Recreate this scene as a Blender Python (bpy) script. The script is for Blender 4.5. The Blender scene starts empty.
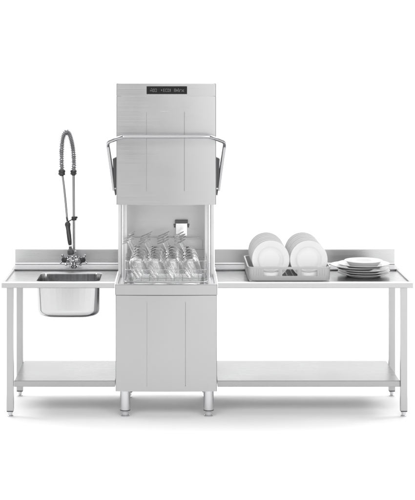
import bpy, bmesh, math, random
from mathutils import Vector, Matrix
random.seed(7)
PI = math.pi
S = bpy.context.scene
C = S.collection

# ---------------------------------------------------------------- measured frame
# front face of the tables is Y = 0, camera 8.36 m in front of it, 6 mm per photo pixel there
D0, PX, PY, SC, H = 8.36, 176.0, 58.0, 0.006, 2.161
def sc(Y): return SC*(D0+Y)/D0
def wx(px, Y): return (px-PX)*sc(Y)
def wz(py, Y): return H-(py-PY)*sc(Y)
def P(px, py, Y): return Vector((wx(px, Y), Y, wz(py, Y)))

# ---------------------------------------------------------------- materials
def new_mat(name):
    m = bpy.data.materials.new(name); m.use_nodes = True
    nt = m.node_tree; b = nt.nodes['Principled BSDF']
    return m, nt, b
def brushed(name, col=(.58,.58,.585), rough=.3, stretch=(1.0,1.0,260), bump=.012, aniso=0.0, var=.03):
    m, nt, b = new_mat(name)
    N, L = nt.nodes, nt.links
    tc = N.new('ShaderNodeTexCoord'); mp = N.new('ShaderNodeMapping'); mp.inputs['Scale'].default_value = stretch
    L.new(tc.outputs['Object'], mp.inputs['Vector'])
    no = N.new('ShaderNodeTexNoise'); no.inputs['Scale'].default_value = 1.0; no.inputs['Detail'].default_value = 4; no.inputs['Roughness'].default_value = .65
    L.new(mp.outputs['Vector'], no.inputs['Vector'])
    # broad handling marks
    n2 = N.new('ShaderNodeTexNoise'); n2.inputs['Scale'].default_value = 3.5; n2.inputs['Detail'].default_value = 3
    L.new(tc.outputs['Object'], n2.inputs['Vector'])
    mr = N.new('ShaderNodeMapRange'); mr.inputs['From Min'].default_value=.3; mr.inputs['From Max'].default_value=.7
    mr.inputs['To Min'].default_value = rough-.07; mr.inputs['To Max'].default_value = rough+.07
    mx = N.new('ShaderNodeMath'); mx.operation='ADD'
    h1 = N.new('ShaderNodeMath'); h1.operation='MULTIPLY'; h1.inputs[1].default_value=.6
    h2 = N.new('ShaderNodeMath'); h2.operation='MULTIPLY'; h2.inputs[1].default_value=.4
    L.new(no.outputs['Fac'], h1.inputs[0]); L.new(n2.outputs['Fac'], h2.inputs[0])
    L.new(h1.outputs[0], mx.inputs[0]); L.new(h2.outputs[0], mx.inputs[1])
    L.new(mx.outputs[0], mr.inputs['Value']); L.new(mr.outputs['Result'], b.inputs['Roughness'])
    cr = N.new('ShaderNodeMix'); cr.data_type='RGBA'
    cr.inputs['A'].default_value = (col[0]*(1-var),col[1]*(1-var),col[2]*(1-var),1); cr.inputs['B'].default_value = (min(1,col[0]*(1+var)),min(1,col[1]*(1+var)),min(1,col[2]*(1+var)),1)
    L.new(no.outputs['Fac'], cr.inputs['Factor']); L.new(cr.outputs['Result'], b.inputs['Base Color'])
    bp = N.new('ShaderNodeBump'); bp.inputs['Strength'].default_value = bump; bp.inputs['Distance'].default_value=.002
    L.new(no.outputs['Fac'], bp.inputs['Height']); L.new(bp.outputs['Normal'], b.inputs['Normal'])
    b.inputs['Metallic'].default_value = 1; b.inputs['Anisotropic'].default_value = aniso
    return m
def plain(name, col, rough, metal=0.0, spec=.5, bump=0.0, bscale=300, var=.04, coat=0.0):
    m, nt, b = new_mat(name)
    N, L = nt.nodes, nt.links
    tc = N.new('ShaderNodeTexCoord'); no = N.new('ShaderNodeTexNoise'); no.inputs['Scale'].default_value=bscale; no.inputs['Detail'].default_value=3
    L.new(tc.outputs['Object'], no.inputs['Vector'])
    cr = N.new('ShaderNodeMix'); cr.data_type='RGBA'
    cr.inputs['A'].default_value = tuple(c*(1-var) for c in col)+(1,); cr.inputs['B'].default_value = tuple(min(1,c*(1+var)) for c in col)+(1,)
    L.new(no.outputs['Fac'], cr.inputs['Factor']); L.new(cr.outputs['Result'], b.inputs['Base Color'])
    b.inputs['Roughness'].default_value=rough; b.inputs['Metallic'].default_value=metal
    b.inputs['Specular IOR Level'].default_value=spec; b.inputs['Coat Weight'].default_value=coat
    if bump:
        bp=N.new('ShaderNodeBump'); bp.inputs['Strength'].default_value=bump; bp.inputs['Distance'].default_value=.001
        L.new(no.outputs['Fac'],bp.inputs['Height']); L.new(bp.outputs['Normal'],b.inputs['Normal'])
    return m
M = {}
M['steel']   = brushed('brushed_steel', (.54,.54,.545))
M['panel']   = brushed('brushed_panel_steel', (.43,.43,.435), .32, bump=.006, var=.02)
M['worktop'] = brushed('worktop_steel', (.42,.42,.425), .27, (1.0,260,1.0))
M['shelf']   = brushed('shelf_steel', (.37,.37,.375), .3, (1.0,260,1.0))
M['apron']   = brushed('apron_steel', (.47,.47,.475), .4)
M['leg']     = brushed('leg_steel', (.45,.45,.455), .33, (200,200,1.2))
M['bowl']    = brushed('sink_steel', (.56,.56,.565), .17, (90,90,1.0), .008)
M['liner']   = brushed('satin_liner_steel', (.68,.68,.685), .5)
M['tank']    = brushed('tank_steel', (.85,.85,.855), .3)
M['chrome']  = plain('polished_chrome', (.44,.44,.45), .09, 1.0)
M['satin']   = plain('satin_chrome', (.62,.62,.63), .22, 1.0)
M['wire']    = plain('coated_wire', (.66,.66,.67), .25, 1.0)
M['black']   = plain('black_rubber', (.022,.022,.024), .42, bump=.1)
M['valve']   = plain('valve_chrome', (.38,.38,.39), .08, 1.0)
M['coil']    = plain('worn_chrome', (.32,.32,.33), .2, 1.0)
M['bright']  = plain('bright_steel', (.93,.93,.93), .28, 1.0)
M['dark']    = plain('dark_plastic', (.06,.06,.063), .4, bump=.1)
M['grey']    = plain('dark_grey_strip', (.17,.17,.175), .4)
M['hose']    = plain('grey_hose', (.2,.2,.21), .4)
M['china']   = plain('white_porcelain', (.60,.60,.60), .18, coat=.2, var=.01, bscale=12)
M['rackp']   = plain('pale_grey_plastic', (.40,.40,.40), .38, bump=.12, var=.05)
M['white']   = plain('white_plastic', (.82,.82,.82), .35)
M['glassy']  = plain('black_display_glass', (.008,.008,.009), .1)
M['floor']   = plain('white_studio_floor', (.9,.9,.9), .75, spec=.2, bump=.03, var=.006, bscale=40)
M['back']    = plain('white_studio_paper', (.87,.87,.87), .9, spec=.1, bump=.03, var=.006, bscale=40)
def glass_mat():
    m, nt, b = new_mat('clear_glass')
    b.inputs['Base Color'].default_value=(.985,.985,.985,1); b.inputs['Roughness'].default_value=.0
    b.inputs['Transmission Weight'].default_value=1; b.inputs['IOR'].default_value=1.5
    return m
M['glass'] = glass_mat()
def led_mat():
    m, nt, b = new_mat('display_digits')
    b.inputs['Base Color'].default_value=(.12,.12,.12,1)
    b.inputs['Emission Color'].default_value=(.9,.95,1,1); b.inputs['Emission Strength'].default_value=.03
    return m
M['led'] = led_mat()

# ---------------------------------------------------------------- mesh helpers
def obj(name, bm, mat, parent=None, sharp=35, smooth=True, solid=0.0, soff=-1):
    bmesh.ops.recalc_face_normals(bm, faces=bm.faces[:]) if solid == 0 else None
    lim = math.radians(sharp)
    bm.normal_update()
    for f in bm.faces: f.smooth = smooth and not (solid and abs(f.normal.y)>.97)
    for e in bm.edges:
        e.smooth = len(e.link_faces)==2 and e.calc_face_angle(0) < lim
    me = bpy.data.meshes.new(name); bm.to_mesh(me); bm.free()
    o = bpy.data.objects.new(name, me); C.objects.link(o)
    me.materials.append(mat)
    if solid:
        md=o.modifiers.new('thickness','SOLIDIFY'); md.thickness=solid; md.offset=soff
    if smooth and not solid and mat is not M['glass']:
        wn=o.modifiers.new('weighted_normal','WEIGHTED_NORMAL'); wn.keep_sharp=True; wn.weight=60
    if parent is not None:
        o.parent = parent
        if parent.type=='EMPTY': o.matrix_parent_inverse = Matrix.Translation(-Vector(parent.location))
    return o
def thing(name, label, cat, loc=(0,0,0), group=None):
    o = bpy.data.objects.new(name, None); C.objects.link(o); o.location=loc
    o.empty_display_size=.05
    return tag(o,label,cat,group)
def tag(o,label,cat,group=None):
    o['label']=label; o['category']=cat
    if group: o['group']=group
    return o
def BM(): return bmesh.new()
def add_box(bm, x0,x1,y0,y1,z0,z1, bev=.0015, seg=2):
    r = bmesh.ops.create_cube(bm, size=1)
    vs = r['verts']
    for v in vs:
        v.co = Vector(((x0+x1)/2+v.co.x*(x1-x0),(y0+y1)/2+v.co.y*(y1-y0),(z0+z1)/2+v.co.z*(z1-z0)))
    if bev>0:
        es = list({e for v in vs for e in v.link_edges})
        bmesh.ops.bevel(bm, geom=es, offset=min(bev,.45*min(abs(x1-x0),abs(y1-y0),abs(z1-z0))), segments=seg, profile=.5, affect='EDGES')
    return bm
def catmull(pts, n=8):
    pts=[Vector(p) for p in pts]; out=[]
    q=[pts[0]*2-pts[1]]+pts+[pts[-1]*2-pts[-2]]
    for i in range(1,len(q)-2):
        a,b,c,d=q[i-1:i+3]
        for k in range(n):
            t=k/n
            out.append(.5*((2*b)+(c-a)*t+(2*a-5*b+4*c-d)*t*t+(3*b-a-3*c+d)*t**3))
    out.append(pts[-1]); return out
def add_tube(bm, pts, r, n=10, cap=True, closed=False):
    pts=[Vector(p) for p in pts]
    rs = r if isinstance(r,(list,tuple)) else [r]*len(pts)
    m=len(pts)
    def tang(i):
        if closed: return (pts[(i+1)%m]-pts[i-1]).normalized()
        return (pts[min(i+1,m-1)]-pts[max(i-1,0)]).normalized()
    t=tang(0); u=t.orthogonal().normalized(); rings=[]
    for i,p in enumerate(pts):
        t2=tang(i)
        u=(u-t2*u.dot(t2))
        u = u.normalized() if u.length>1e-6 else t2.orthogonal().normalized()
        v=t2.cross(u)
        rings.append([bm.verts.new(p+(u*math.cos(2*PI*k/n)+v*math.sin(2*PI*k/n))*rs[i]) for k in range(n)])
    for i in range(m-1 if not closed else m):
        a,b=rings[i],rings[(i+1)%m]
        for k in range(n): bm.faces.new((a[k],a[(k+1)%n],b[(k+1)%n],b[k]))
    if cap and not closed:
        bm.faces.new(rings[0][::-1]); bm.faces.new(rings[-1])
    return bm
def add_lathe(bm, prof, n=32, mat=None):
    """profile of (r, z) turned about Z; mat moves the result"""
    mat = mat or Matrix()
    rings=[]
    for r,z in prof:
        if r<1e-6: rings.append([bm.verts.new(mat@Vector((0,0,z)))])
        else: rings.append([bm.verts.new(mat@Vector((r*math.cos(2*PI*k/n),r*math.sin(2*PI*k/n),z))) for k in range(n)])
    for a,b in zip(rings,rings[1:]):
        for k in range(n):
            k2=(k+1)%n
            if len(a)==1 and len(b)==1: continue
            if len(a)==1: bm.faces.new((a[0],b[k2],b[k]))
            elif len(b)==1: bm.faces.new((a[k],a[k2],b[0]))
            else: bm.faces.new((a[k],a[k2],b[k2],b[k]))
    return bm
def add_prism(bm, poly, axis, a0, a1, bev=0):
    """poly of 2D points extruded along an axis ('y': points are x,z ; 'x': points are y,z)"""
    def mk(p,a): return Vector((p[0],a,p[1])) if axis=='y' else (Vector((a,p[0],p[1])) if axis=='x' else Vector((p[0],p[1],a)))
    A=[bm.verts.new(mk(p,a0)) for p in poly]; B=[bm.verts.new(mk(p,a1)) for p in poly]
    n=len(poly); fs=[bm.faces.new(A[::-1]),bm.faces.new(B)]
    for k in range(n): fs.append(bm.faces.new((A[k],A[(k+1)%n],B[(k+1)%n],B[k])))
    if bev:
        es=list({e for f in fs for e in f.edges})
        bmesh.ops.bevel(bm, geom=es, offset=bev, segments=2, profile=.5, affect='EDGES')
    return bm
def rrect(x0,x1,y0,y1,r,n=6,side=8):
    """closed loop of a rounded rectangle, counter-clockwise"""
    pts=[]
    for cx,cy,a0 in ((x1-r,y0+r,-PI/2),(x1-r,y1-r,0),(x0+r,y1-r,PI/2),(x0+r,y0+r,PI)):
        arc=[Vector((cx+r*math.cos(a0+PI/2*k/n),cy+r*math.sin(a0+PI/2*k/n))) for k in range(n+1)]
        if pts:
            p=pts[-1]
            for k in range(1,side): pts.append(p.lerp(arc[0],k/side))
        pts+=arc
    p=pts[-1]
    for k in range(1,side): pts.append(p.lerp(pts[0],k/side))
    return pts
def loft(bm, loops, cap_last=False, cap_first=False):
    R=[[bm.verts.new(v) for v in l] for l in loops]
    n=len(R[0])
    for a,b in zip(R,R[1:]):
        for k in range(n): bm.faces.new((a[k],a[(k+1)%n],b[(k+1)%n],b[k]))
    if cap_last: bm.faces.new(R[-1])
    if cap_first: bm.faces.new(R[0][::-1])
    return R
def wrap_panel(bm, x0,x1,yf,yb,z0,z1,r=.008,bow=.004,grooves=(),ncol=28,gd=.012, top_r=0):
    """sheet skin: left side, rounded corner, slightly bowed front with pressed slots, corner, right side"""
    cx=(x0+x1)/2; hw=(x1-x0)/2-r
    def yfront(x):
        t=(x-cx)/hw; return yf-bow*(1-t*t)+bow*.0
    xs=[cx-hw+2*hw*k/ncol for k in range(ncol+1)]
    for g in grooves: xs+=[g[0]-g[1]/2,g[0]+g[1]/2]
    xs=sorted(xs)
    xs=[x for i,x in enumerate(xs) if i==0 or x-xs[i-1]>.0004]
    prof=[(x0,yb),(x0,(yb+yf)/2)]
    prof+=[(x0+r-r*math.cos(a),yf+r-r*math.sin(a)) for a in (0,PI/8,PI/4,3*PI/8)]
    nf0=len(prof)
    prof+=[(x,yfront(x)) for x in xs]
    nf1=len(prof)-1
    prof+=[(x1-r+r*math.sin(a),yf+r-r*math.cos(a)) for a in (PI/8,PI/4,3*PI/8,PI/2)]
    prof+=[(x1,(yb+yf)/2),(x1,yb)]
    zs=[z0,z1]
    for g in grooves: zs+=[g[2],g[3]]
    zs=sorted(set(zs))
    G=[[bm.verts.new((x,y,z)) for z in zs] for x,y in prof]
    for i in range(len(prof)-1):
        for j in range(len(zs)-1):
            xm=(prof[i][0]+prof[i+1][0])/2; zm=(zs[j]+zs[j+1])/2
            ing=nf0<=i<nf1 and any(abs(xm-g[0])<g[1]/2 and g[2]<zm<g[3] for g in grooves)
            q=[G[i][j],G[i+1][j],G[i+1][j+1],G[i][j+1]]
            if not ing: bm.faces.new(q)
            else:
                gw=max(abs(xm-g[0])<g[1]/2 and g[1] for g in grooves)
                inn=[bm.verts.new(v.co+Vector((0,gd if gw>.0034 else .006,0))) for v in q]
                bm.faces.new(inn)
                for k in range(4): bm.faces.new((q[k],q[(k+1)%4],inn[(k+1)%4],inn[k]))
    return bm

# ---------------------------------------------------------------- setting
bm=BM()
vs=[bm.verts.new(p) for p in ((-11,-12,0),(11,-12,0),(11,4,0),(-11,4,0))]; bm.faces.new(vs)
o=obj('floor',bm,M['floor']); o['kind']='structure'
bm=BM(); prof=[(4,0)]
for k in range(1,13):
    a=PI/2*k/12; prof.append((4+1.2*math.sin(a),1.2-1.2*math.cos(a)))
prof.append((5.2,7))
rows=[[bm.verts.new((x,y,z)) for (y,z) in prof] for x in (-11,11)]
for k in range(len(prof)-1): bm.faces.new((rows[0][k],rows[1][k],rows[1][k+1],rows[0][k+1]))
o=obj('backdrop',bm,M['back']); o['kind']='structure'

# ---------------------------------------------------------------- dishwasher
XL,XR=-.3655,.2485
W=thing('hood_dishwasher','tall stainless steel pass-through dishwasher with its hood raised over a rack of glasses','dishwasher',((XL+XR)/2,.3,0))
# hood
hx0,hx1=wx(116.3,.03),wx(216.2,.03); hyf,hyb=.03,.62
zc0=wz(96,.03); zh0=wz(204.8,.03); zt=wz(83,.03)
gr=[(wx(146.5,.03),.0028,wz(191,.03),wz(112,.03)),(wx(184.3,.03),.0042,wz(191,.03),wz(112,.03))]
bm=BM(); wrap_panel(bm,hx0,hx1,hyf,hyb,zh0,zc0-.0025,.008,.006,gr)
hood=obj('hood',bm,M['panel'],W,solid=.0018,soff=-1)
bm=BM(); add_box(bm,hx0+.004,hx1-.004,hyb-.006,hyb-.002,zh0+.002,zc0-.004,0)
obj('hood_back',bm,M['steel'],hood)
bm=BM(); add_box(bm,hx0+.004,hx1-.004,.04,hyb-.008,zc0-.02,zc0-.006,0)
obj('hood_top',bm,M['steel'],hood)
# handle
pl=[(114.2,190.5,.13),(110.9,166,.105),(108.3,148.5,.075),(107.9,144.6,.055),(108.9,142.2,.03),(113,140.3,.0),(118.5,138.1,-.035),(123,136.9,-.052),(128,136.5,-.056)]
mid=166.25
pts=[P(*p) for p in pl]; 
ptsr=[P(2*mid-p[0],p[1],p[2]) for p in pl][::-1]
path=catmull(pts+[P(mid,136.5,-.056)]+ptsr,6)
bm=BM(); add_tube(bm,path,.0114,14)
h=obj('handle',bm,M['chrome'],hood)
for s in (0,1):
    f=(lambda x:x) if s==0 else (lambda x:2*mid-x)
    # tapering black arm cover, fixed to the hood side
    poly=[(112.9,158.5),(116.6,156.8),(116.9,194),(115.3,195.4),(114.1,188)]
    bm=BM(); add_prism(bm,[(wx(f(a),.13),wz(b,.13)) for a,b in poly],'y',.10,.165,.002)
    obj('handle_bracket',bm,M['dark'],hood)
    bm=BM(); q=P(f(115.4),188.5,.098); add_lathe(bm,[(0,0),(.005,0),(.006,.002),(.006,.008)],16,Matrix.Translation(q)@Matrix.Rotation(-PI/2,4,'X')@Matrix.Translation((0,0,-.006)))
    obj('pivot_bolt',bm,M['satin'],hood)
# badge
bm=BM(); add_box(bm,wx(160.3,.03),wx(169.3,.03),hyf-.0072,hyf-.004,wz(111.7,.03),wz(110.9,.03),.0008)
obj('badge',bm,M['rackp'],hood)
# control panel
bm=BM(); wrap_panel(bm,hx0,hx1,hyf,hyb,zc0,zt-.004,.008,.004)
cp=obj('control_panel',bm,M['panel'],W,solid=.0018)
bm=BM(); loop=[(hx0+.004,hyb),(hx0+.004,hyf+.008),(hx0+.012,hyf+.001),(hx1-.012,hyf+.001),(hx1-.004,hyf+.008),(hx1-.004,hyb)]
add_prism(bm,loop[::-1],'z',zt-.012,zt,.003); obj('top_cover',bm,M['steel'],cp)
dx0,dx1,dz0,dz1=wx(146.6,.026),wx(187.1,.026),wz(94.1,.026),wz(86.2,.026)
bm=BM(); add_box(bm,dx0,dx1,.0225,.04,dz0,dz1,.0012)
disp=obj('display',bm,M['glassy'],cp)
bm=BM()
def seg(px0,px1,py0,py1,b=0):
    py0,py1=90.2+(py0-90.2)*.82,90.2+(py1-90.2)*.82
    add_box(bm,wx(px0,.026),wx(px1,.026),.0217,.0232,wz(py1,.026),wz(py0,.026),0)
def digit(px,py,w,h,on):
    t=.32; m=py+h/2
    S_={'a':(px,px+w,py,py+t),'d':(px,px+w,py+h-t,py+h),'g':(px,px+w,m-t/2,m+t/2),
       'f':(px,px+t,py+t,m-t/2),'b':(px+w-t,px+w,py+t,m-t/2),'e':(px,px+t,m+t/2,py+h-t),'c':(px+w-t,px+w,m+t/2,py+h-t)}
    for k in on: seg(*S_[k])
seg(151.1,151.8,88.0,88.7)
digit(150.2,89.2,1.9,3.0,'fbgec'); digit(152.7,88.4,1.5,3.8,'abcdef'); digit(154.8,88.4,1.9,3.8,'abcdef')
obj('display_digits',bm,M['led'],disp,smooth=False); bm=BM()
seg(161.2,161.9,89.3,91.0)
digit(163.2,88.5,1.8,3.6,'adfeg'); digit(165.6,88.5,1.7,3.6,'adfe'); digit(167.7,88.5,1.6,3.6,'abcdef'); seg(170.1,170.6,88.5,92.1)
obj('display_digits',bm,M['led'],disp,smooth=False); bm=BM()
digit(174.2,88.5,1.7,3.6,'abcdefg'); digit(176.4,88.9,1.4,3.2,'bcfeg')
seg(178.1,178.8,88.2,88.9); digit(178.0,89.6,1.8,2.5,'abcdg'); seg(180.3,181.0,89.1,89.8)
for k in range(5): seg(181.6+k*.42,182.2+k*.42,89.5+k*.5,90.1+k*.5); seg(181.6+k*.42,182.2+k*.42,91.5-k*.5,92.1-k*.5)
obj('display_digits',bm,M['led'],disp,smooth=False)
# cabinet
cyf=-.015; ztop=wz(284.5,cyf); zband=wz(295,cyf); zcb=wz(391.5,cyf)
bm=BM(); wrap_panel(bm,XL+.003,XR-.003,cyf+.003,.62,zcb,zband-.003,.007,.010,
    [(wx(147,cyf),.0028,wz(386,cyf),wz(302,cyf)),(wx(185.4,cyf),.0042,wz(386,cyf),wz(302,cyf))])
cab=obj('cabinet',bm,M['panel'],W,solid=.0018)
bm=BM(); add_box(bm,XL+.008,XR-.008,.615,.619,zcb,zband-.004,0); obj('rear_panel',bm,M['steel'],cab)
bm=BM(); add_box(bm,XL+.012,XR-.012,.012,.61,zcb+.004,zcb+.012,0); obj('base_tray',bm,M['steel'],cab)
for bx0,bx1,by0,by1 in ((XL+.007,XR-.007,cyf+.007,cyf+.012),(XL+.007,XL+.011,cyf+.0125,.61),(XR-.011,XR-.007,cyf+.0125,.61)):
    bm=BM(); add_box(bm,bx0,bx1,by0,by1,zband-.008,zband+.004,0); obj('seam_blocker',bm,M['dark'],cab)  # added dark strips closing the seam gap so no backdrop light leaks through
bm=BM(); wrap_panel(bm,XL,XR,cyf,.62,zband,ztop-.003,.008,.004)
rimo=obj('top_band',bm,M['panel'],W,solid=.0018)
bm=BM()
ox0,ox1,oy0,oy1=XL+.002,XR-.002,cyf+.004,.618
ix0,ix1,iy0,iy1=XL+.016,XR-.016,cyf+.022,.602
out=rrect(ox0,ox1,oy0,oy1,.006,4,6); inn=rrect(ix0,ix1,iy0,iy1,.02,4,6)
L3=lambda l,z:[Vector((p.x,p.y,z)) for p in l]
loft(bm,[L3(out,ztop-.006),L3(out,ztop),L3(inn,ztop),L3(inn,ztop-.02)])
obj('tank_rim',bm,M['steel'],W)
bm=BM()
i2=rrect(ix0,ix1,iy0,iy1,.02,4,6); i3=rrect(ix0+.05,ix1-.05,iy0+.005,iy1-.005,.02,4,6); i4=rrect(ix0+.06,ix1-.06,iy0+.02,iy1-.02,.03,4,6)
loft(bm,[L3(i2,ztop-.02),L3(i3,ztop-.024),L3(i4,ztop-.09)],cap_last=True)
tank=obj('wash_tank',bm,M['tank'],W)
for x in (-.3085,.1875):
    bm=BM(); add_box(bm,x-.006,x+.006,.03,.595,ztop-.024,ztop+.0015,.001)
    obj('rack_rail',bm,M['steel'],tank)
bm=BM(); add_tube(bm,catmull([(-.2,.02,ztop-.014),(-.12,.03,ztop-.006),(.0,.035,ztop-.009),(.1,.03,ztop-.005),(.16,.03,ztop-.012)],6),.006,8)
obj('wash_arm',bm,M['satin'],tank)
# posts: folded channels the hood slides on
for s in (0,1):
    a=wx(118.2,.39) if s==0 else wx(213.8,.39)
    d=1 if s==0 else -1
    bm=BM()
    pr=[(0,.44),(0,.392),(.017,.392),(.0185,.394),(.0185,.402),(.0365,.402),(.0365,.394),(.038,.392),(.056,.392),(.056,.44)]
    pr=[(a+d*x,y) for x,y in pr]
    A=[[bm.verts.new((x,y,z)) for x,y in pr] for z in (ztop-.022,zh0+.3)]
    for k in range(len(pr)-1): bm.faces.new((A[0][k],A[0][k+1],A[1][k+1],A[1][k]))
    obj('post',bm,M['liner'],W,sharp=20,solid=.0015,soff=0)
    bm=BM(); add_box(bm,min(a+d*.0232,a+d*.032),max(a+d*.0232,a+d*.032),.398,.4015,ztop-.02,zh0+.25,.001)
    obj('guide_strip',bm,M['tank'],W)
bm=BM(); add_box(bm,wx(122,.598),wx(210.5,.598),.596,.6,ztop-.03,zh0+.22,.001)
bp=obj('back_panel',bm,M['liner'],W)
# dispenser on the back panel
dq=W
bm=BM(); add_box(bm,wx(175.8,.57),wx(187.2,.57),.572,.5955,wz(236,.57),wz(223.3,.57),.003)
dv=obj('dosing_box',bm,M['bright'],W)
bm=BM(); add_box(bm,wx(175.1,.57),wx(187.9,.57),.566,.5955,wz(223.2,.57),wz(220.2,.57),.002); obj('lid',bm,M['grey'],dv)
for px in (174.6,188.4):
    bm=BM(); add_box(bm,wx(px-1.0,.57),wx(px+1.0,.57),.578,.5955,wz(225.6,.57),wz(224.2,.57),.001); add_box(bm,wx(px-.7,.57),wx(px+.7,.57),.582,.5955,wz(227.8,.57),wz(226.1,.57),.001)
    obj('clip',bm,M['grey'],dv)
# legs
def round_leg(x,y):
    bm=BM(); T=Matrix.Translation((x,y,0))
    add_lathe(bm,[(0,.03),(.026,.03),(.031,.034),(.031,zcb+.006),(0,zcb+.006)],28,T)
    l=obj('leg',bm,M['satin'],W)
    bm=BM(); add_lathe(bm,[(0,0),(.024,0),(.027,.003),(.027,.008),(.0225,.011),(.0225,.0285),(0,.0285)],28,T)
    obj('foot',bm,M['satin'],l)
    bm=BM(); add_lathe(bm,[(.031,.036),(.0316,.037),(.0316,.041),(.031,.042)],28,T); obj('foot_ring',bm,M['dark'],l)
for x in (wx(125.2,.05),wx(208.6,.05)):
    for y in (.05,.52): round_leg(x,y)

# ---------------------------------------------------------------- tables
ZT=wz(282,0); ZF=ZT-.010; ZLB=wz(288,0); YD=.70; YS=.508
def square_leg(T,x,y,ztop_):
    bm=BM(); add_box(bm,x-.0205,x+.0205,y-.0205,y+.0205,.036,ztop_,.003); l=obj('leg',bm,M['leg'],T)
    bm=BM(); add_box(bm,x-.0195,x+.0195,y-.0195,y+.0195,.0305,.037,.002); obj('collar',bm,M['black'],l)
    bm=BM(); add_lathe(bm,[(0,0),(.0165,0),(.018,.002),(.018,.006),(.012,.009),(.012,.018),(.0145,.019),(.0145,.0306),(0,.0306)],24,Matrix.Translation((x,y,0)))
    obj('foot',bm,M['satin'],l)
def table(T, x0, x1, open_side, hole=None):
    """open_side -1: free end on the left, +1: free end on the right"""
    # rolled front and end rim, deck behind the step, field between
    rl=x0+(.022 if open_side<0 else .002); rr=x1-(.022 if open_side>0 else .002)
    bm=BM()
    fy0,fy1=.024,YS-.012
    if hole:
        hx0_,hx1_,hy0,hy1=hole
        h=rrect(hx0_,hx1_,hy0,hy1,.04,8,8)
        cx,cy=(hx0_+hx1_)/2,(hy0+hy1)/2
        outp=[]
        for p in h:
            d=Vector((p.x-cx,p.y-cy)); ts=[]
            # stretch each hole point out to the field edge, keeping corners
            ex=(rr-cx) if d.x>0 else (cx-rl); ey=(fy1-cy) if d.y>0 else (cy-fy0)
            u,v=abs(d.x)/((hx1_-hx0_)/2),abs(d.y)/((hy1-hy0)/2); k=max(u,v)
            outp.append(Vector((cx+math.copysign(ex*u/k,d.x),cy+math.copysign(ey*v/k,d.y))))
        hi=rrect(hx0_-.006,hx1_+.006,hy0-.006,hy1+.006,.045,8,8)
        loft(bm,[L3(outp,ZF),L3(hi,ZF),L3(h,ZF-.004)])
    else:
        xs=[rl+(rr-rl)*k/10 for k in range(11)]; ys=[fy0,(fy0+fy1)/2,fy1]
        G=[[bm.verts.new((x,y,ZF)) for y in ys] for x in xs]
        for i in range(10):
            for j in range(2): bm.faces.new((G[i][j],G[i+1][j],G[i+1][j+1],G[i][j+1]))
    top=obj('worktop',bm,M['worktop'],T)
    # front rim: rolled nosing with a down-turned apron
    bm=BM(); pr=[(.0275,ZF-.001),(.0245,ZF+.0005),(.020,ZT-.001),(.016,ZT),(.006,ZT),(.0018,ZT-.0018),(0,ZT-.006),(0,ZLB+.002),(.002,ZLB),(.016,ZLB),(.016,ZLB+.002),(.0025,ZLB+.002)]
    R=[[bm.verts.new((x,y,z)) for y,z in pr] for x in (x0,x1)]
    for k in range(len(pr)-1): bm.faces.new((R[0][k],R[1][k],R[1][k+1],R[0][k+1]))
    obj('front_apron',bm,M['apron'],T,sharp=24,solid=.0012,soff=0)
    # end rim and apron
    bm=BM(); e=x0 if open_side<0 else x1; d=1 if open_side<0 else -1
    pr=[(.0255,ZF-.0012),(.0225,ZF+.0005),(.018,ZT-.0014),(.014,ZT-.0006),(.006,ZT-.0006),(.0018,ZT-.002),(0,ZT-.006),(0,ZLB+.002),(.002,ZLB+.0005),(.016,ZLB+.0005)]
    R=[[bm.verts.new((e+d*x,y,z)) for x,z in pr] for y in (.004,YD+.01)]
    for k in range(len(pr)-1): bm.faces.new((R[0][k],R[1][k],R[1][k+1],R[0][k+1]))
    obj('end_apron',bm,M['apron'],T,sharp=24,solid=.0012,soff=0)
    # rear deck with step and groove, then the backsplash
    bm=BM(); pr=[(fy1-.001,ZF+.0005),(YS+.03,ZF+.0006),(YS+.03,ZT-.0036),(YS+.001,ZT-.0036),(YS,ZT-.002),(YS,ZT-.001),(YS+.002,ZT+.0012),(YD-.01,ZT+.0035),(YD-.002,ZT+.006),(YD,ZT+.013),(YD,wz(249.3,YD)-.003),(YD+.003,wz(249.3,YD)),(YD+.016,wz(249.3,YD)),(YD+.018,wz(249.3,YD)-.003),(YD+.018,ZT-.02)]
    xa=x0+(.0008 if open_side<0 else 0); xb=x1-(.0008 if open_side>0 else 0)
    nx=14
    R=[[bm.verts.new((xa+(xb-xa)*i/nx,y,z)) for y,z in pr[:10]] for i in range(nx+1)]
    for i in range(nx):
        for k in range(9): bm.faces.new((R[i][k],R[i+1][k],R[i+1][k+1],R[i][k+1]))
    obj('rear_deck',bm,M['worktop'],T,sharp=22,solid=.0012,soff=-1)
    bm=BM()
    # very shallow bow, as folded sheet has
    def by(x): t=(x-xa)/(xb-xa)*2-1; return .0025*(t*t)
    R=[[bm.verts.new((xa+(xb-xa)*i/nx,y+(by(xa+(xb-xa)*i/nx) if y<YD+.01 else 0),z)) for y,z in [(YD,ZT+.0135)]+pr[10:]] for i in range(nx+1)]
    for i in range(nx):
        for k in range(len(R[0])-1): bm.faces.new((R[i][k],R[i+1][k],R[i+1][k+1],R[i][k+1]))
    for row in (R[0],R[-1]): bm.faces.new(row)
    obj('backsplash',bm,M['steel'],T,sharp=40)
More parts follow.
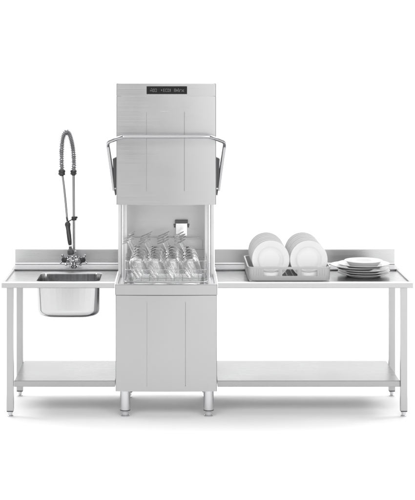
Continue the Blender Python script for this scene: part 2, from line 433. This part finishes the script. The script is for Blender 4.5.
def shelf(T,x0,x1):
    bm=BM(); zt_=wz(380.6,.05); y0,y1=.045,.60
    pr=[(y0+.014,zt_-.036),(y0+.002,zt_-.036),(y0,zt_-.034),(y0,zt_-.003),(y0+.003,zt_),(y1-.003,zt_),(y1,zt_-.003),(y1,zt_-.034),(y1-.014,zt_-.036)]
    R=[[bm.verts.new((x,y,z)) for y,z in pr] for x in (x0,x1)]
    for k in range(len(pr)-1): bm.faces.new((R[0][k],R[1][k],R[1][k+1],R[0][k+1]))
    s=obj('shelf',bm,M['shelf'],T,sharp=20,solid=.0012,soff=0)
    for x in (x0,x1):
        bm=BM(); add_box(bm,x-.0008,x+.0008,y0+.004,y1-.004,zt_-.034,zt_-.0015,0)
        obj('shelf_end',bm,M['steel'],s)
TLx0,TLx1=wx(1.5,0),XL-.0025
TL=thing('sink_table','stainless steel table with a deep sink bowl and lower shelf, left of the dishwasher','table',((TLx0+TLx1)/2,.35,0))
hole=(wx(35.8,.094),wx(99.4,.094),.094,.43)
table(TL,TLx0,TLx1,-1,hole)
for px,y in ((10.3,.045),(20.0,.555)): square_leg(TL,wx(px,y),y,ZT-.012)
shelf(TL,wx(13.9,.045)+.002,TLx1)
# sink bowl
bm=BM(); a,b,c,d=hole
lp=[]
zb=wz(319.5,.1)
def rl(ins,z,r): return L3(rrect(a+ins,b-ins,c+ins,d-ins,r,8,8),z)
lp.append(rl(0,ZF-.0042,.04)); lp.append(rl(.0008,ZF-.010,.042)); lp.append(rl(.0012,ZF-.04,.046))
lp.append(rl(.003,zb+.055,.056))
for k in range(1,8):
    t=PI/2*k/7; lp.append(rl(.003+.05*(1-math.cos(t)),zb+.055-.05*math.sin(t)*1.0,.056+.002*k))
lp.append(rl(.11,zb+.002,.05))
for q,l in enumerate(lp):           # pressed walls bulge a little
    w_=0 if q<2 else min(1,(q-1)/2)
    for v in l:
        u=(v.x-(a+b)/2)/((b-a)/2); v_=(v.y-(c+d)/2)/((d-c)/2)
        if v_<-.8 and abs(u)<.75: v.y-=.010*w_*(1-(u/.75)**2)
loft(bm,lp,cap_last=True)
sb=obj('sink_bowl',bm,M['bowl'],TL,solid=.0012,soff=0,sharp=60)
bm=BM(); add_lathe(bm,[(0,.004),(.02,.004),(.028,.006),(.036,.0055),(.038,.003),(.036,.0005),(0,.0005)],28,Matrix.Translation(((a+b)/2,(c+d)/2,zb+.002)))
obj('drain',bm,M['satin'],sb)

TRx0,TRx1=XR+.0025,wx(413.1,0)
TR=thing('outlet_table','long stainless steel table with backsplash and lower shelf, right of the dishwasher','table',((TRx0+TRx1)/2,.35,0))
table(TR,TRx0,TRx1,1)
for px,y in ((403.6,.045),(391.7,.555)): square_leg(TR,wx(px,y),y,ZT-.012)
shelf(TR,TRx0,wx(400.3,.045)-.002)

# ---------------------------------------------------------------- pre-rinse tap
YT=.60
TP=thing('spray_tap','tall chrome pre-rinse spray tap with coiled spring hose standing behind the sink','tap',(wx(74,YT),YT,ZT+.003))
bx,by_=wx(74.0,YT),YT; zd=ZT+.0025
bm=BM(); add_lathe(bm,[(0,0),(.030,0),(.031,.003),(.026,.008),(.019,.012),(.0165,.02),(.0165,.052),(.020,.056),(.020,.066),(.0145,.07),(.0145,.085),(.0165,.087),(.0165,.1),(.009,.104),(0,.104)],32,Matrix.Translation((bx,by_,zd)))
body=obj('valve_body',bm,M['valve'],TP)
zv=zd+.043
bm=BM()
RX=Matrix.Rotation(PI/2,4,'Y')
add_lathe(bm,[(0,-.052),(.016,-.052),(.018,-.048),(.018,-.034),(.0145,-.03),(.016,0),(.0145,.03),(.018,.034),(.018,.048),(.016,.052),(0,.052)],24,Matrix.Translation((bx,by_-.01,zv))@RX)
obj('mixer_bar',bm,M['valve'],body)
bm=BM(); add_tube(bm,catmull([(bx,by_-.012,zv),(bx-.006,by_-.05,zv-.004),(bx-.012,by_-.062,zv-.012),(bx-.013,by_-.064,zv-.024)],6),[.0105]*19,14)
obj('spout',bm,M['valve'],body)
for s in (-1,1):
    # cross handle with dark hub, tilted forward
    o3=Vector((bx+s*.044,by_-.024,zv+.002)); ax=Vector((s*.55,-.8,.16)).normalized()
    rot=ax.to_track_quat('Z','Y').to_matrix().to_4x4()
    Mx=Matrix.Translation(o3)@rot
    bm=BM(); add_lathe(bm,[(0,-.006),(.012,-.006),(.013,0),(.010,.008),(.010,.018),(.015,.021),(.015,.028),(0,.028)],20,Mx)
    kh=obj('tap_handle',bm,M['valve'],body)
    bm=BM()
    for k in range(4):
        an=PI/4+k*PI/2+.2*s
        d3=Vector((math.cos(an),math.sin(an),.0)); p0=Mx@(d3*.006+Vector((0,0,.021))); p1=Mx@(d3*.022+Vector((0,0,.024))); p2=Mx@(d3*.036+Vector((0,0,.027)))
        add_tube(bm,[p0,p1,p2,p2+(p2-p1).normalized()*.003],[.006,.0065,.009,.005],10)
    obj('spoke',bm,M['valve'],kh)
    bm=BM(); add_lathe(bm,[(.0175,.024),(.0175,.034),(.013,.039),(0,.040)],20,Mx); obj('knob_cap',bm,M['black'],kh)
zcol=wz(172.5,YT)
bm=BM(); add_tube(bm,[(bx,by_,zd+.1),(wx(73.6,YT),by_,zcol-.008)],.0085,16)
rp=obj('riser_pipe',bm,M['coil'],TP)
YH=.575
colprof=[(0,-.019),(.012,-.019),(.014,-.014),(.020,-.012),(.021,-.006),(.0185,-.001),(.0205,.004),(.0205,.011),(.017,.016),(0,.016)]
bm=BM(); add_lathe(bm,colprof,24,Matrix.Translation((wx(73.5,YT),YT,zcol))); obj('collar',bm,M['black'],TP)
bm=BM(); add_lathe(bm,[(r*1.08,z*1.15) for r,z in colprof],24,Matrix.Translation((wx(61.8,YH),YH,wz(172.6,YH)))@Matrix.Rotation(.06,4,'Y')); obj('collar',bm,M['black'],TP)
arch=[P(61.9,171.5,YH),P(61.6,163,YH),P(61.5,152,YH),P(62.3,141.5,YH+.004),P(63.9,134.8,YH+.008),P(66.6,131.9,YH+.012),P(69.3,134.2,YH+.017),P(71.5,141,YH+.02),P(73.2,151,YT),P(73.9,162,YT),P(73.6,171.5,YT)]
ap=catmull(arch,14)
bm=BM(); add_tube(bm,ap,.0105,14); hs=obj('hose',bm,M['hose'],TP)
# coil
cum=[0]
for p,q in zip(ap,ap[1:]): cum.append(cum[-1]+(q-p).length)
Ltot=cum[-1]
def along(s):
    for i in range(len(cum)-1):
        if s<=cum[i+1]:
            t=(s-cum[i])/(cum[i+1]-cum[i]); return ap[i].lerp(ap[i+1],t),(ap[i+1]-ap[i]).normalized()
    return ap[-1],(ap[-1]-ap[-2]).normalized()
turns=46; nn=turns*14; hp=[]
for k in range(nn+1):
    u=k/nn; w=u-.035*math.sin(2*PI*u)
    p,t=along(u*Ltot)
    side=Vector((0,1,0)); side=(side-t*side.dot(t)).normalized(); up=t.cross(side)
    an=2*PI*turns*w
    hp.append(p+(side*math.cos(an)+up*math.sin(an))*.0162)
bm=BM(); add_tube(bm,hp,.0028,6); obj('spring_coil',bm,M['coil'],TP)
# hanging hose and spray gun
bm=BM(); add_tube(bm,catmull([P(62.3,174,YH),P(63.9,186,YH),P(65.4,200,YH-.005),P(66.6,213,YH-.012),P(67.5,224,YH-.015)],8),.0072,12)
obj('drop_hose',bm,M['coil'],TP)
g0,g1=P(67.4,222,YH-.015),P(70.2,246,YH-.022)
bm=BM()
gp=[g0.lerp(g1,t) for t in (0,.06,.12,.2,.3,.5,.75,.9,.96,1)]
add_tube(bm,gp,[.012,.018,.019,.016,.0145,.0148,.0142,.0125,.0095,.0085],16)
gun=obj('spray_gun',bm,M['black'],TP)
ad=(g1-g0).normalized()
bm=BM(); add_tube(bm,[g1-ad*.006,g1+ad*.002],.0118,16); obj('gun_ring',bm,M['white'],gun)
hd=g1+ad*.036
bm=BM(); add_tube(bm,[g1,g1+ad*.012,hd-ad*.018,hd-ad*.01,hd+ad*.006,hd+ad*.016,hd+ad*.02],[.009,.010,.013,.021,.0235,.021,.017],20); obj('spray_head',bm,M['dark'],gun)
bm=BM(); add_tube(bm,catmull([g0+Vector((0,-.016,-.02)),g0+Vector((.006,-.026,-.05)),g0.lerp(g1,.75)+Vector((.004,-.022,0))],6),.004,8); obj('trigger',bm,M['dark'],gun)
# hook bracket
bm=BM(); add_lathe(bm,[(.0087,-.012),(.016,-.012),(.017,-.008),(.017,.008),(.016,.012),(.0087,.012)],20,Matrix.Translation((wx(74,YT),YT,wz(218.4,YT)))); 
hk=obj('hook_clamp',bm,M['black'],TP)
bm=BM(); add_tube(bm,catmull([P(73,219,YT-.012),P(71,220,YT-.02),P(68.4,221.3,YH-.018),P(67,219.2,YH-.03),P(66.4,217,YH-.03)],6),.0042,8)
add_tube(bm,[P(75.2,218,YT),P(77.3,217.2,YT-.004)],[.006,.0075],10); obj('hook',bm,M['black'],hk)

# ---------------------------------------------------------------- wire glass rack
RX0,RX1,RY0,RY1=-.311,.190,.05,.56; ZR=ztop+.0015
WR=thing('wire_glass_rack','square steel wire rack holding rows of wine glasses inside the open dishwasher','rack',((RX0+RX1)/2,(RY0+RY1)/2,ZR))
def ringpath(i,z): return [Vector((p.x,p.y,z)) for p in rrect(RX0+i,RX1-i,RY0+i,RY1-i,.02,4,2)]
zw1,zw2=wz(269.6,RY0),wz(261,RY0)
bm=BM(); add_tube(bm,ringpath(0,ZR+.004),.0042,8,closed=True)
for k in range(1,10):
    x=RX0+(RX1-RX0)*k/10; add_tube(bm,[(x,RY0,ZR+.0085),(x,RY1,ZR+.0085)],.0018,6)
for k in range(1,9):
    y=RY0+(RY1-RY0)*k/9; add_tube(bm,[(RX0,y,ZR+.0052),(RX1,y,ZR+.0052)],.0018,6)
obj('base_grid',bm,M['wire'],WR)
bm=BM()
for z,r in ((zw1,.0015),(zw2,.0017)): add_tube(bm,ringpath(0,z),r,8,closed=True)
for k in range(4):
    x=RX0+.02+(RX1-RX0-.04)*k/3
    for y in (RY0,RY1): add_tube(bm,[(x,y,ZR+.004),(x,y,zw2)],.0014,6)
for k in range(4):
    y=RY0+.02+(RY1-RY0-.04)*k/3
    for x in (RX0,RX1): add_tube(bm,[(x,y,ZR+.004),(x,y,zw2)],.0014,6)
obj('side_wires',bm,M['wire'],WR)
zbk=wz(237.5,RY1)
bm=BM(); add_tube(bm,[(RX0+.02,RY1+.004,zw2-.03),(RX0+.02,RY1+.004,zbk-.012),(RX0+.03,RY1+.004,zbk),(RX1-.03,RY1+.004,zbk),(RX1-.02,RY1+.004,zbk-.012),(RX1-.02,RY1+.004,zw2-.03)],.0016,8)
obj('rear_loop',bm,M['wire'],WR)
# slanted dividers the glasses lean on
cols=[RX0+.060+.1045*k+.055 for k in range(4)]
rowsY=[RY0+.065,RY0+.19,RY0+.315,RY0+.44]
LEAN=math.radians(25)
# ---------------------------------------------------------------- wine glasses (upside down, leaning left)
GS=1.13
bowl_o=[(.0335,0),(.0365,.018),(.0405,.045),(.0425,.066),(.0405,.086),(.033,.103),(.021,.115),(.010,.122),(.0055,.128)]
bowl_i=[(.0322,0),(.0352,.018),(.0391,.045),(.0410,.066),(.0390,.085),(.0315,.1005),(.0195,.1115),(.008,.117),(0,.1182)]
stem_p=[(.0055,.1281),(.0040,.140),(.0035,.160),(.0037,.185),(.0048,.196)]
foot_p=[(.0048,.1961),(.010,.199),(.022,.2015),(.034,.2032),(.0345,.2045),(.033,.2052),(0,.2058)]
bowl_o,bowl_i,stem_p,foot_p=[[(r*GS*(1.16 if q<2 else 1),z*GS) for r,z in pp] for q,pp in enumerate((bowl_o,bowl_i,stem_p,foot_p))]
ordn=['leftmost','second from the left','third from the left','rightmost']; rown=['front row','second row','third row','rearmost row']
def make_glass():
    t=thing('wine_glass','x','glass',(0,0,0))
    bm=BM(); add_lathe(bm,[(0,.1255)]+[] if False else bowl_i[::-1]+bowl_o+[(0,.1282*GS)],28); obj('bowl',bm,M['glass'],t,sharp=50)
    bm=BM(); add_lathe(bm,[(0,.1283*GS)]+stem_p+[(0,.196*GS)],14); obj('stem',bm,M['glass'],t,sharp=50)
    bm=BM(); add_lathe(bm,[(0,.1962*GS)]+foot_p,28); obj('foot',bm,M['glass'],t,sharp=50)
    return t
def copy_tree(o,parent=None):
    c=o.copy(); C.objects.link(c)
    if parent is not None: c.parent=parent
    for ch in list(o.children): copy_tree(ch,c)
    return c
g=make_glass(); first=True
for r,y in enumerate(rowsY):
    for k,x in enumerate(cols):
        t=g if first else copy_tree(g); first=False
        le=LEAN+random.uniform(-.03,.03)
        # the low right edge of the bowl mouth rests on the grid
        zlow=.0435*math.sin(le)
        t.location=(x+random.uniform(-.003,.003),y+random.uniform(-.004,.004),ZR+.0105+zlow)
        t.rotation_euler=(random.uniform(-.03,.03),-le,0)
        t['label']='upside-down wine glass, %s in the %s of the wire rack'%(ordn[k],rown[r])
        t['category']='glass'; t['group']='wine glasses in the dishwasher rack'
bm=BM()
for k,x in enumerate(cols+[cols[-1]+.1045]):
    xx=x-.062
    if xx<RX0+.01: xx=RX0+.012
    for z,dx in ((ZR+.05,-.012),(zw2-.004,-.048)):
        if RX0<xx+dx<RX1: add_tube(bm,[(xx+dx,RY0,z),(xx+dx,RY1,z)],.0016,6)
obj('divider_wires',bm,M['wire'],WR)

# ---------------------------------------------------------------- plate rack
QX0,QX1,QY0,QY1=wx(248.2,.06),wx(330.4,.06),.06,.555; QZ=ZF+.0006; QT=wz(267,.06)
PR=thing('plate_rack','pale grey plastic dish rack with window slots, carrying two rows of upright plates','rack',((QX0+QX1)/2,(QY0+QY1)/2,QZ))
za,zb2=wz(276,.06),wz(269.2,.06)
base=rrect(QX0,QX1,QY0,QY1,.035,8,60)
fr=[(263.9,279.2),(282.2,298.0),(301.6,317.2)]
fx=[((a-248.2)/(330.4-248.2),(b-248.2)/(330.4-248.2)) for a,b in fr]
def in_window(p):
    u=(p.x-QX0)/(QX1-QX0); v=(p.y-QY0)/(QY1-QY0)
    if p.y<QY0+.002 or p.y>QY1-.002: return any(a<u<b for a,b in fx)
    if p.x<QX0+.002 or p.x>QX1-.002: return any(a<v<b for a,b in fx)
    return False
bm=BM(); zs=[QZ+.004,QZ+.010,za,zb2,QT]; cx,cy=(QX0+QX1)/2,(QY0+QY1)/2
ins=[.010,.003,.001,0,-.001]
loops=[[Vector((p.x+(cx-p.x)/abs(cx-p.x or 1)*i if abs(cx-p.x)>.2 else p.x,p.y+(cy-p.y)/abs(cy-p.y or 1)*i if abs(cy-p.y)>.2 else p.y,z)) for p in base] for i,z in zip(ins,zs)]
R=[[bm.verts.new(v) for v in l] for l in loops]; n=len(base)
for j in range(4):
    for k in range(n):
        if j==2 and in_window((base[k]+base[(k+1)%n])/2): continue
        bm.faces.new((R[j][k],R[j][(k+1)%n],R[j+1][(k+1)%n],R[j+1][k]))
obj('wall',bm,M['rackp'],PR,solid=.0035,soff=0)
bm=BM(); 
o1=[Vector((p.x,p.y,0)) for p in rrect(QX0-.004,QX1+.004,QY0-.004,QY1+.004,.038,6,6)]; i1=[Vector((p.x,p.y,0)) for p in rrect(QX0+.005,QX1-.005,QY0+.005,QY1-.005,.031,6,6)]
up=lambda l,z:[Vector((p.x,p.y,z)) for p in l]
RR=loft(bm,[up(o1,QT-.007),up(o1,QT),up(i1,QT),up(i1,QT-.007),up(o1,QT-.007)])
bmesh.ops.remove_doubles(bm,verts=bm.verts[:],dist=1e-5)
obj('rim',bm,M['rackp'],PR)
# ribs on the solid corner panels
for k in range(0,n,1):
    p=base[k]
    if p.y<QY0+.002 and not in_window(p) and k%2==0:
        bm=BM(); add_box(bm,p.x-.0012,p.x+.0012,QY0-.0042,QY0-.0012,za+.002,zb2,0)
        obj('rib',bm,M['rackp'],PR)
bm=BM(); ZPF=QZ+.014
for k in range(13):
    x=QX0+.02+(QX1-QX0-.04)*k/12; add_box(bm,x-.003,x+.003,QY0+.006,QY1-.006,ZPF-.008,ZPF,0)
for k in range(15):
    y=QY0+.015+(QY1-QY0-.03)*k/14; add_box(bm,QX0+.006,QX1-.006,y-.003,y+.003,ZPF-.0085,ZPF-.0006,0)
fl=obj('floor_grid',bm,M['rackp'],PR)
gx=[wx(270.6,.1),wx(308.6,.1)]
NP=7; ysP=[.105+.068*k for k in range(NP)]
peg0=None
for c0 in gx:
    for y in ysP:
        for dx in (-.055,.055):
            if peg0 is None:
                bm=BM(); add_lathe(bm,[(0,.06),(.0022,.058),(.0042,0),(0,0)],10); pg=peg0=obj('peg',bm,M['rackp'],PR)
            else: pg=peg0.copy(); C.objects.link(pg)
            pg.location=(c0+dx,y+.026,ZPF-.001)
for sx in (QX0+.03,QX1-.03):
    for y in (QY0+.03,QY1-.03):
        bm=BM(); add_box(bm,sx-.02,sx+.02,y-.02,y+.02,QZ,ZPF-.003,.001); obj('foot',bm,M['rackp'],PR)
# ---------------------------------------------------------------- dinner plates standing in the rack
rp_=.1135
plate_prof=[(0,.0035),(.050,.0032),(.068,.004),(.076,.008),(.081,.0118),(.100,.0155),(.1115,.0185),(rp_,.0178),(.1125,.0152),(.100,.0115),(.083,.0068),(.070,.0008),(.064,-.0012),(.060,-.001),(.058,.0008),(0,.0008)]
def plate_mesh():
    bm=BM(); add_lathe(bm,plate_prof,72)
    return bm
pn=['frontmost','second from the front','third from the front','middle','third from the back','second from the back','rearmost']
pl0=None
for side,c0 in (('left',gx[0]),('right',gx[1])):
    for k,y in enumerate(ysP):
        if pl0 is None:
            pl0=obj('dinner_plate',plate_mesh(),M['china'],sharp=60); o=pl0
        else: o=pl0.copy(); C.objects.link(o)
        til=math.radians(5)+random.uniform(-.03,.03)
        zc=ZPF+rp_*math.cos(til)+.0
        o.rotation_euler=(PI/2-til,0,random.uniform(-.025,.025))
        o.location=(c0+random.uniform(-.0015,.0015),y+.01,zc+.002)
        tag(o,'white dinner plate standing in the plate rack, %s of the %s row'%(pn[k],side),'plate','plates standing in the plate rack')

# ---------------------------------------------------------------- stack of square plates
RB=.161
big_prof=[(0,.0045),(.085,.0045),(.098,.006),(.110,.0115),(.119,.0160),(.140,.0195),(.156,.0232),(RB-.0008,.0248),(RB,.0240),(RB-.0006,.0226),(.150,.0180),(.126,.0128),(.113,.0065),(.104,.0010),(.100,-.0006),(.096,0),(.094,.0012),(0,.0012)]
SX,SY=wx(363.6,.28),.29
zz=ZF+.0012
st=[(0,0,0,0,'lowest large white plate of the flat stack on the right end of the table'),
    (.003,.002,0,.0142,'large white plate second from the bottom of the flat stack'),
    (-.003,-.001,0,.0142,'large white plate in the middle of the flat stack'),
    (-.043,.004,.022,.0158,'large white plate pushed out to the left, under the uppermost large one'),
    (.001,0,0,.0125,'uppermost large white plate of the flat stack, directly under the shallow bowl')]
p0=None
for dx,dy,ry,dz,lab in st:
    zz+=dz
    if p0 is None:
        bm=BM(); add_lathe(bm,big_prof,112); p0=obj('large_plate',bm,M['china'],sharp=60); o=p0
    else: o=p0.copy(); C.objects.link(o)
    o.location=(SX+dx,SY+dy,zz); o.rotation_euler=(0,ry,0)
    tag(o,lab,'plate','large white plates stacked flat')
bm=BM(); add_lathe(bm,[(0,.004),(.066,.004),(.084,.0075),(.097,.020),(.105,.029),(.1165,.0355),(.118,.0355),(.1180,.0340),(.106,.0265),(.100,.018),(.089,.004),(.080,-.001),(.076,0),(.074,.0015),(0,.0015)],96)
o=obj('shallow_bowl',bm,M['china'],sharp=60); o.location=(SX+.001,SY,zz+.0060)
tag(o,'white shallow bowl standing on top of the stack of large plates','bowl')

# ---------------------------------------------------------------- camera
cam=bpy.data.cameras.new('Camera'); co=bpy.data.objects.new('Camera',cam); C.objects.link(co)
co.location=(0,-D0,H); co.rotation_euler=(PI/2,0,0)
cam.sensor_width=36; cam.sensor_fit='AUTO'; cam.lens=36*D0/(500*SC)
cam.shift_x=(207.5-PX)/500; cam.shift_y=-(250-PY)/500
cam.clip_end=200
S.camera=co

# ---------------------------------------------------------------- studio light
w=bpy.data.worlds.new('World'); S.world=w; w.use_nodes=True
bg=w.node_tree.nodes['Background']; bg.inputs['Color'].default_value=(1,1,1,1); bg.inputs['Strength'].default_value=.56
def area(name,loc,target,sx,sy,power):
    l=bpy.data.lights.new(name,'AREA'); l.shape='RECTANGLE'; l.size=sx; l.size_y=sy; l.energy=power
    o=bpy.data.objects.new(name,l); C.objects.link(o); o.location=loc
    o.rotation_euler=(Vector(target)-Vector(loc)).to_track_quat('-Z','Y').to_euler()
    return o
area('overhead_softbox',(0,.4,5.6),(0,.4,0),8,3.5,60)
area('front_top_softbox',(0,-5.6,4.9),(0,.2,0),9,2.4,300)
area('rear_top_softbox',(0,3.3,5.3),(0,.2,0),9,3.6,215)
area('backdrop_light_left',(-5,1.5,4.6),(-1,5,1.4),3,2,132.0)
area('backdrop_light_right',(5,1.5,4.6),(1,5,1.4),3,2,132.0)
area('key_softbox',(3.9,-9.3,2.25),(3.7,0,2.25),6.6,4.4,149.6)
area('strip_softbox',(-3.7,-9.3,2.25),(-3.5,0,2.25),2.6,4.4,51.0)

S.view_settings.view_transform='Standard'; S.view_settings.look='None'; S.view_settings.exposure=0; S.view_settings.gamma=1
S.cycles.use_denoising=True
S.cycles.max_bounces=48; S.cycles.transmission_bounces=48; S.cycles.transparent_max_bounces=16; S.cycles.glossy_bounces=6
